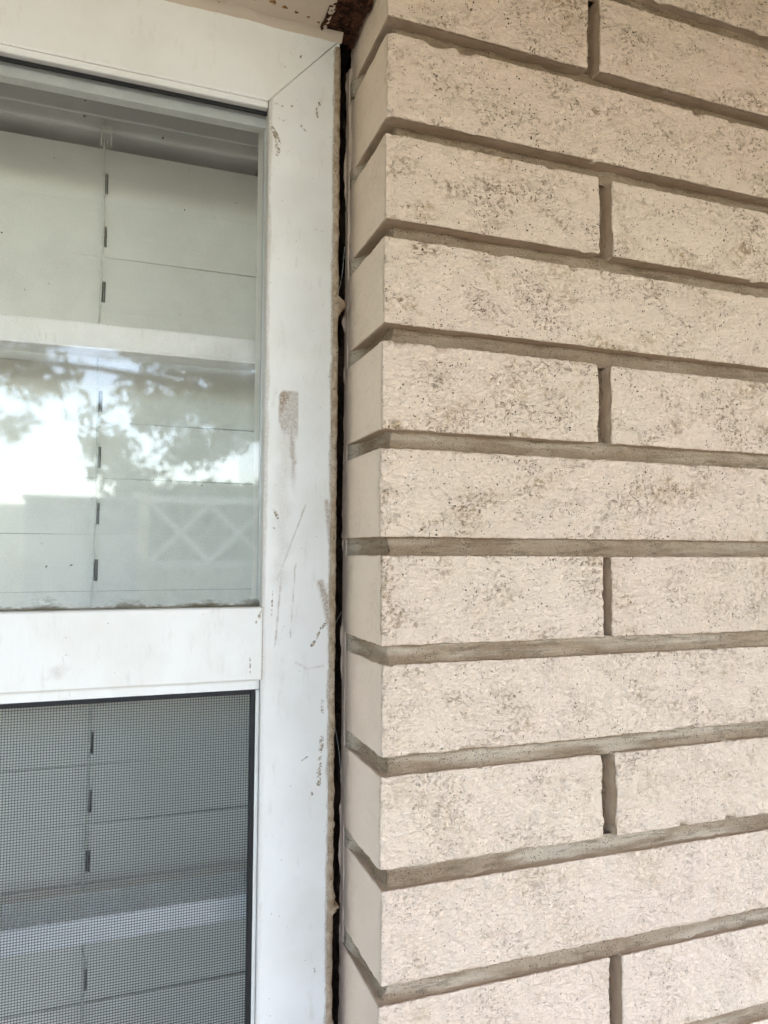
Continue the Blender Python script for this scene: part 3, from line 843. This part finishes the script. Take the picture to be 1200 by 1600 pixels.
# ================================================================== lintel
lin = thing('steel_lintel', 'cream painted steel lintel with rust spots and a flaking rusted end above window', 'lintel', (-0.45, 0.05, 0.372))
LZ = 0.3722
xs_ = np.arange(-0.90, -0.0200, 0.004); yy = np.linspace(0.006, 0.100, 40)
G = np.zeros((len(xs_), len(yy), 3)); G[:, :, 0] = xs_[:, None]; G[:, :, 1] = yy[None, :]
G[:, :, 2] = LZ + 0.0005*fbm(G*25, 71, 3)
e = -0.0232 + 0.0036*n1(yy, 140, 44, 3)
G[-1, :, 0] = e; G[-2, :, 0] = e-0.002; G[-1, :, 2] += 0.0006
gf = gridf(len(xs_), len(yy))[:, ::-1]
B = G.copy(); B[:, :, 2] = 0.4015
nv = G[:, :, 0].size; ny2 = len(yy); last = (len(xs_)-1)*ny2
sideF = np.array([[last+j, last+j+1, nv+last+j+1, nv+last+j] for j in range(ny2-1)])
frontF = np.array([[i*ny2, (i+1)*ny2, nv+(i+1)*ny2, nv+i*ny2] for i in range(len(xs_)-1)])
obj('flange', np.concatenate([G.reshape(-1,3), B.reshape(-1,3)]), np.concatenate([gf, gf[:, ::-1]+nv, sideF, frontF]), M['lintel'], lin, smooth=False)
for (bx, by, br) in ((-0.0640, 0.0480, 0.0022), (-0.0555, 0.0500, 0.0016), (-0.0470, 0.0520, 0.0011), (-0.0890, 0.0440, 0.0016), (-0.0380, 0.0535, 0.0009), (-0.0760, 0.0500, 0.0009), (-0.0300, 0.0560, 0.0010)):
    k = np.linspace(0, 2*math.pi, 11)[:-1]
    rr_ = br*(1+0.35*np.sin(k*3+bx*900)+0.2*np.sin(k*5+by*700))
    ring = [np.stack([bx+f*rr_*1.5*np.cos(k), by+f*rr_*np.sin(k), np.full(10, LZ-0.0006*(1-f)-0.0002*(f < 1)+0.0003*(f == 1))], -1) for f in (1.0, 0.6, 0.15)]
    V = np.concatenate(ring); F = [[a*10+i_, a*10+(i_+1) % 10, (a+1)*10+(i_+1) % 10, (a+1)*10+i_] for a in (0, 1) for i_ in range(10)]
    obj('rust_blister', V, F, M['blister'], lin, smooth=True)
ax = np.linspace(-0.0275, -0.0002, 26); ay = np.linspace(0.012, 0.0735, 90)
G = np.zeros((26, 90, 3)); G[:, :, 0] = ax[:, None]; G[:, :, 1] = ay[None, :]
t = np.linspace(-1, 1, 26)[:, None]
G[:, :, 2] = LZ + 0.0022 + 0.0034*fbm(G*np.array([160, 160, 1]), 81, 4) + 0.0016*fbm(G*420, 84, 2) - 0.0020*(t**2)
G[:, :, 0] += 0.0012*fbm(G*140, 86, 2)
V, F = G.reshape(-1,3), gridf(26, 90)[:, ::-1]
obj('rust_scale', V, F, M['rust'], lin)

# ================================================================== house behind and above
def sbox(name, b, mat, bev=0.0): return struct(box(name, b, mat, None, bev))
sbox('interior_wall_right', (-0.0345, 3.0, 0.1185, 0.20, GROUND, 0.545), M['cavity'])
sbox('interior_wall_left', (-3.0, WX0, 0.1185, 0.20, GROUND, 0.545), M['room'])
sbox('interior_wall_below', (WX0+0.0005, -0.035, 0.1185, 0.20, GROUND, WZ0-0.002), M['room'])
sbox('interior_wall_above', (WX0+0.0005, -0.035, 0.1185, 0.20, 0.405, 0.545), M['room'])
sbox('interior_wall_back', (-3.0, 3.0, 2.6, 2.7, GROUND, 0.545), M['room'])
sbox('interior_wall_side', (2.9, 3.0, 0.2, 2.6, GROUND, 0.545), M['room'])
sbox('interior_wall_side.001', (-3.0, -2.9, 0.2, 2.6, GROUND, 0.545), M['room'])
sbox('interior_floor', (-2.9, 2.9, 0.2, 2.6, GROUND+0.02, GROUND+0.05), M['room'])
sill = box('window_sill', (WX0-0.01, -0.0105, -0.02, 0.118, WZ0-0.045, WZ0-0.003), M['brick'], None, 0.003)
tag(sill, 'cream painted sill under the window, below the picture', 'sill')
roof = thing('roof_overhang', 'tan painted eave overhanging the brick wall and window', 'roof', (0, -0.3, 0.546))
for y0 in np.arange(-1.42, 0.10, 0.307):
    box('soffit_board', (-3.5, 6.0, y0+0.0015, y0+0.3055, 0.546, 0.558), M['soffit'], roof, 0.001)
box('fascia', (-3.5, 6.0, -1.45, -1.422, 0.53, 0.70), M['soffit'], roof, 0.003)
box('roof_deck', (-3.6, 6.1, -1.50, 2.9, 0.702, 0.75), M['roof'], roof, 0.004)
box('ceiling', (-3.2, 3.2, 0.12, 2.8, 0.546, 0.60), M['room'], roof, 0)

# ================================================================== yard, seen mirrored in the glass
fy = -3.75
fence = thing('lattice_fence', 'pale wooden board fence with lattice top mirrored in the upper pane', 'fence', (0, fy, GROUND))
pl = None
x = -6.0
while x < 7.0:
    tall = x < -0.10
    V = boxv(x, x+0.138, fy-0.01, fy+0.01, GROUND+0.03, (0.25 if tall else -0.10) + 0.004*math.sin(x*9))
    box('plank', (x, x+0.138, fy-0.01+0.003*math.sin(x*5), fy+0.01+0.003*math.sin(x*5), GROUND+0.03, (0.25 if tall else -0.10)+0.004*math.sin(x*9)), M['fence'], fence, 0.002, 1)
    x += 0.145
for x in (-6.05, -4.1, -2.15, -0.10, 1.9, 3.9, 5.9):
    box('post', (x, x+0.09, fy-0.10, fy-0.012, GROUND, 0.33), M['fence'], fence, 0.004)
box('rail', (-0.01, 7.0, fy-0.035, fy+0.035, -0.098, -0.055), M['lattice'], fence, 0.003)
box('rail', (-0.01, 7.0, fy-0.035, fy+0.035, 0.275, 0.315), M['lattice'], fence, 0.003)
for sgn in (1, -1):
    for i_, x in enumerate(np.arange(0.0, 6.7, 0.33)):
        h = 0.325; c, s_ = x+0.165, 0.11
        wv_ = 0.021
        a = np.array([c - sgn*h/2, 0, -0.053]); b = np.array([c + sgn*h/2, 0, 0.273])
        o_ = 0.0 if sgn > 0 else -0.008
        V = np.array([[a[0]-wv_, fy+o_-0.0039, a[2]], [a[0]+wv_, fy+o_-0.0039, a[2]], [a[0]+wv_, fy+o_+0.0039, a[2]], [a[0]-wv_, fy+o_+0.0039, a[2]],
                      [b[0]-wv_, fy+o_-0.0039, b[2]], [b[0]+wv_, fy+o_-0.0039, b[2]], [b[0]+wv_, fy+o_+0.0039, b[2]], [b[0]-wv_, fy+o_+0.0039, b[2]]])
        obj('lattice_strip', V, BOXF, M['lattice'], fence)

blk = thing('unidentified_block', 'dark grey upright block mirrored in the lower part of upper pane', 'grey_block', (-0.325, -3.25, GROUND))  # unidentified grey shape in the reflection; its upright box form is made up
box('body', (-0.575, -0.080, -3.50, -3.10, GROUND+0.03, 0.23), M['grey_block'], blk, 0.015, 3)
box('front_panel', (-0.565, -0.331, -3.098, -3.080, GROUND+0.10, 0.20), M['grey_block'], blk, 0.006)
box('front_panel', (-0.324, -0.090, -3.098, -3.080, GROUND+0.10, 0.20), M['grey_block'], blk, 0.006)
box('top_cap', (-0.585, -0.070, -3.51, -3.075, 0.2305, 0.255), M['grey_block'], blk, 0.01, 3)

def leaves(clumps, size, seed):
    r = np.random.default_rng(seed); Vs = []
    for (c, rad, n) in clumps:
        d = r.normal(size=(n, 3)); d /= np.linalg.norm(d, axis=1)[:, None]
        p = np.array(c) + d*(rad*r.random((n, 1))**0.5)*np.array([1, 1, 0.72])
        a = r.normal(size=(n, 3)); a /= np.linalg.norm(a, axis=1)[:, None]
        b = np.cross(a, r.normal(size=(n, 3))); b /= np.linalg.norm(b, axis=1)[:, None]
        s_ = size*r.uniform(0.6, 1.3, (n, 1))
        nn = np.cross(a, b)*s_*0.15
        Vs.append(np.stack([p-a*s_, p+b*s_*0.42+nn, p+a*s_, p-b*s_*0.42+nn], 1).reshape(-1, 3))
    V = np.concatenate(Vs); return V, np.arange(len(V)).reshape(-1, 4)

def tree(name, label, base, trunk_top, clumps, limbs, group=None, leaf='leaf', size=0.06, seed=1, r0=0.16):
    t = thing(name, label, 'tree', base, group)
    base = np.array(base); top = np.array(trunk_top)
    k = np.linspace(0, 1, 9)[:, None]
    path = base + (top-base)*k + 0.08*np.sin(k*7)*np.array([[1, 0.5, 0]])
    ps = [tube(path, r0*(1-0.62*k[:, 0]), 10)]
    for (s_, e_) in limbs:
        p0 = base + (top-base)*s_; e_ = np.array(e_); kk = np.linspace(0, 1, 8)[:, None]
        pth = p0 + (e_-p0)*kk + np.array([[0, 0, 1]])*0.25*np.sin(kk*3.1) + 0.06*np.sin(kk*9)*np.array([[0.6, 1, 0]])
        ps.append(tube(pth, r0*0.45*(1-0.85*kk[:, 0]), 7))
    V, F = joinb(ps); obj('trunk', V, F, M['bark'], t, smooth=True)
    V, F = leaves(clumps, size, seed); obj('crown', V, F, M[leaf], t)
    return t

r = np.random.default_rng(5)
cl = []
CC, CR = np.array([1.05, -8.0, 2.0]), np.array([3.3, 1.3, 1.9])
while len(cl) < 470:
    q = r.uniform(-1, 1, 3)
    if (q**2).sum() > 1: continue
    p = CC + q*CR
    if p[0] < -0.45 and p[2] < 1.45 + 0.2*math.sin(p[0]*5): continue
    if p[0] < -0.1 and p[2] < 0.85: continue
    if fbm(p[None]*np.array([[1.9, 0.3, 1.9]]), 3, 2)[0] < 0.0: continue
    cl.append((p, r.uniform(0.20, 0.36), int(r.uniform(42, 80))))
ends = [cl[i_][0] for i_ in range(0, 470, 24)]
tree('shade_tree', 'leafy tree against bright sky mirrored in the upper pane', (3.1, -8.2, GROUND), (2.0, -8.0, 2.6), cl, [(0.55+0.4*r.random(), e_) for e_ in ends], size=0.058, seed=3)

sh = thing('garden_shrub', 'low green shrub behind the lattice, mirrored in the upper pane', 'shrub', (1.1, -4.7, GROUND))
cl = [((x, -4.7+r.uniform(-.25, .25), z), 0.27, 150) for x in np.arange(-0.2, 3.2, 0.2) for z in (-1.0, -0.6, -0.2, 0.05, 0.25+0.08*math.sin(x*4))]
V, F = leaves(cl, 0.075, 9); obj('foliage', V, F, M['leaf2'], sh)
ps = [tube([(x, -4.7, GROUND), (x+0.05, -4.68, -0.6), (x-0.03, -4.72, 0.1)], [0.02, 0.014, 0.006], 6) for x in (0.2, 0.8, 1.4, 2.0)]
V, F = joinb(ps); obj('stem', V, F, M['bark'], sh)

# fine silk strands hanging in the gap
web = thing('cobweb', 'fine pale web strands in the dark gap beside the frame', 'cobweb', (-0.006, 0.082, 0.0))
for (z0, z1, bow) in ((0.225, 0.178, 0.0016), (-0.045, -0.062, -0.001), (-0.155, -0.115, 0.0012)):
    k = np.linspace(0, 1, 12)
    V, F = tube(np.stack([-0.0015 - 0.0085*k + bow*np.sin(k*3.1), 0.083-0.004*k, z0+(z1-z0)*k], -1), 0.00016, 5)
    obj('strand', V, F, M['web'], web)
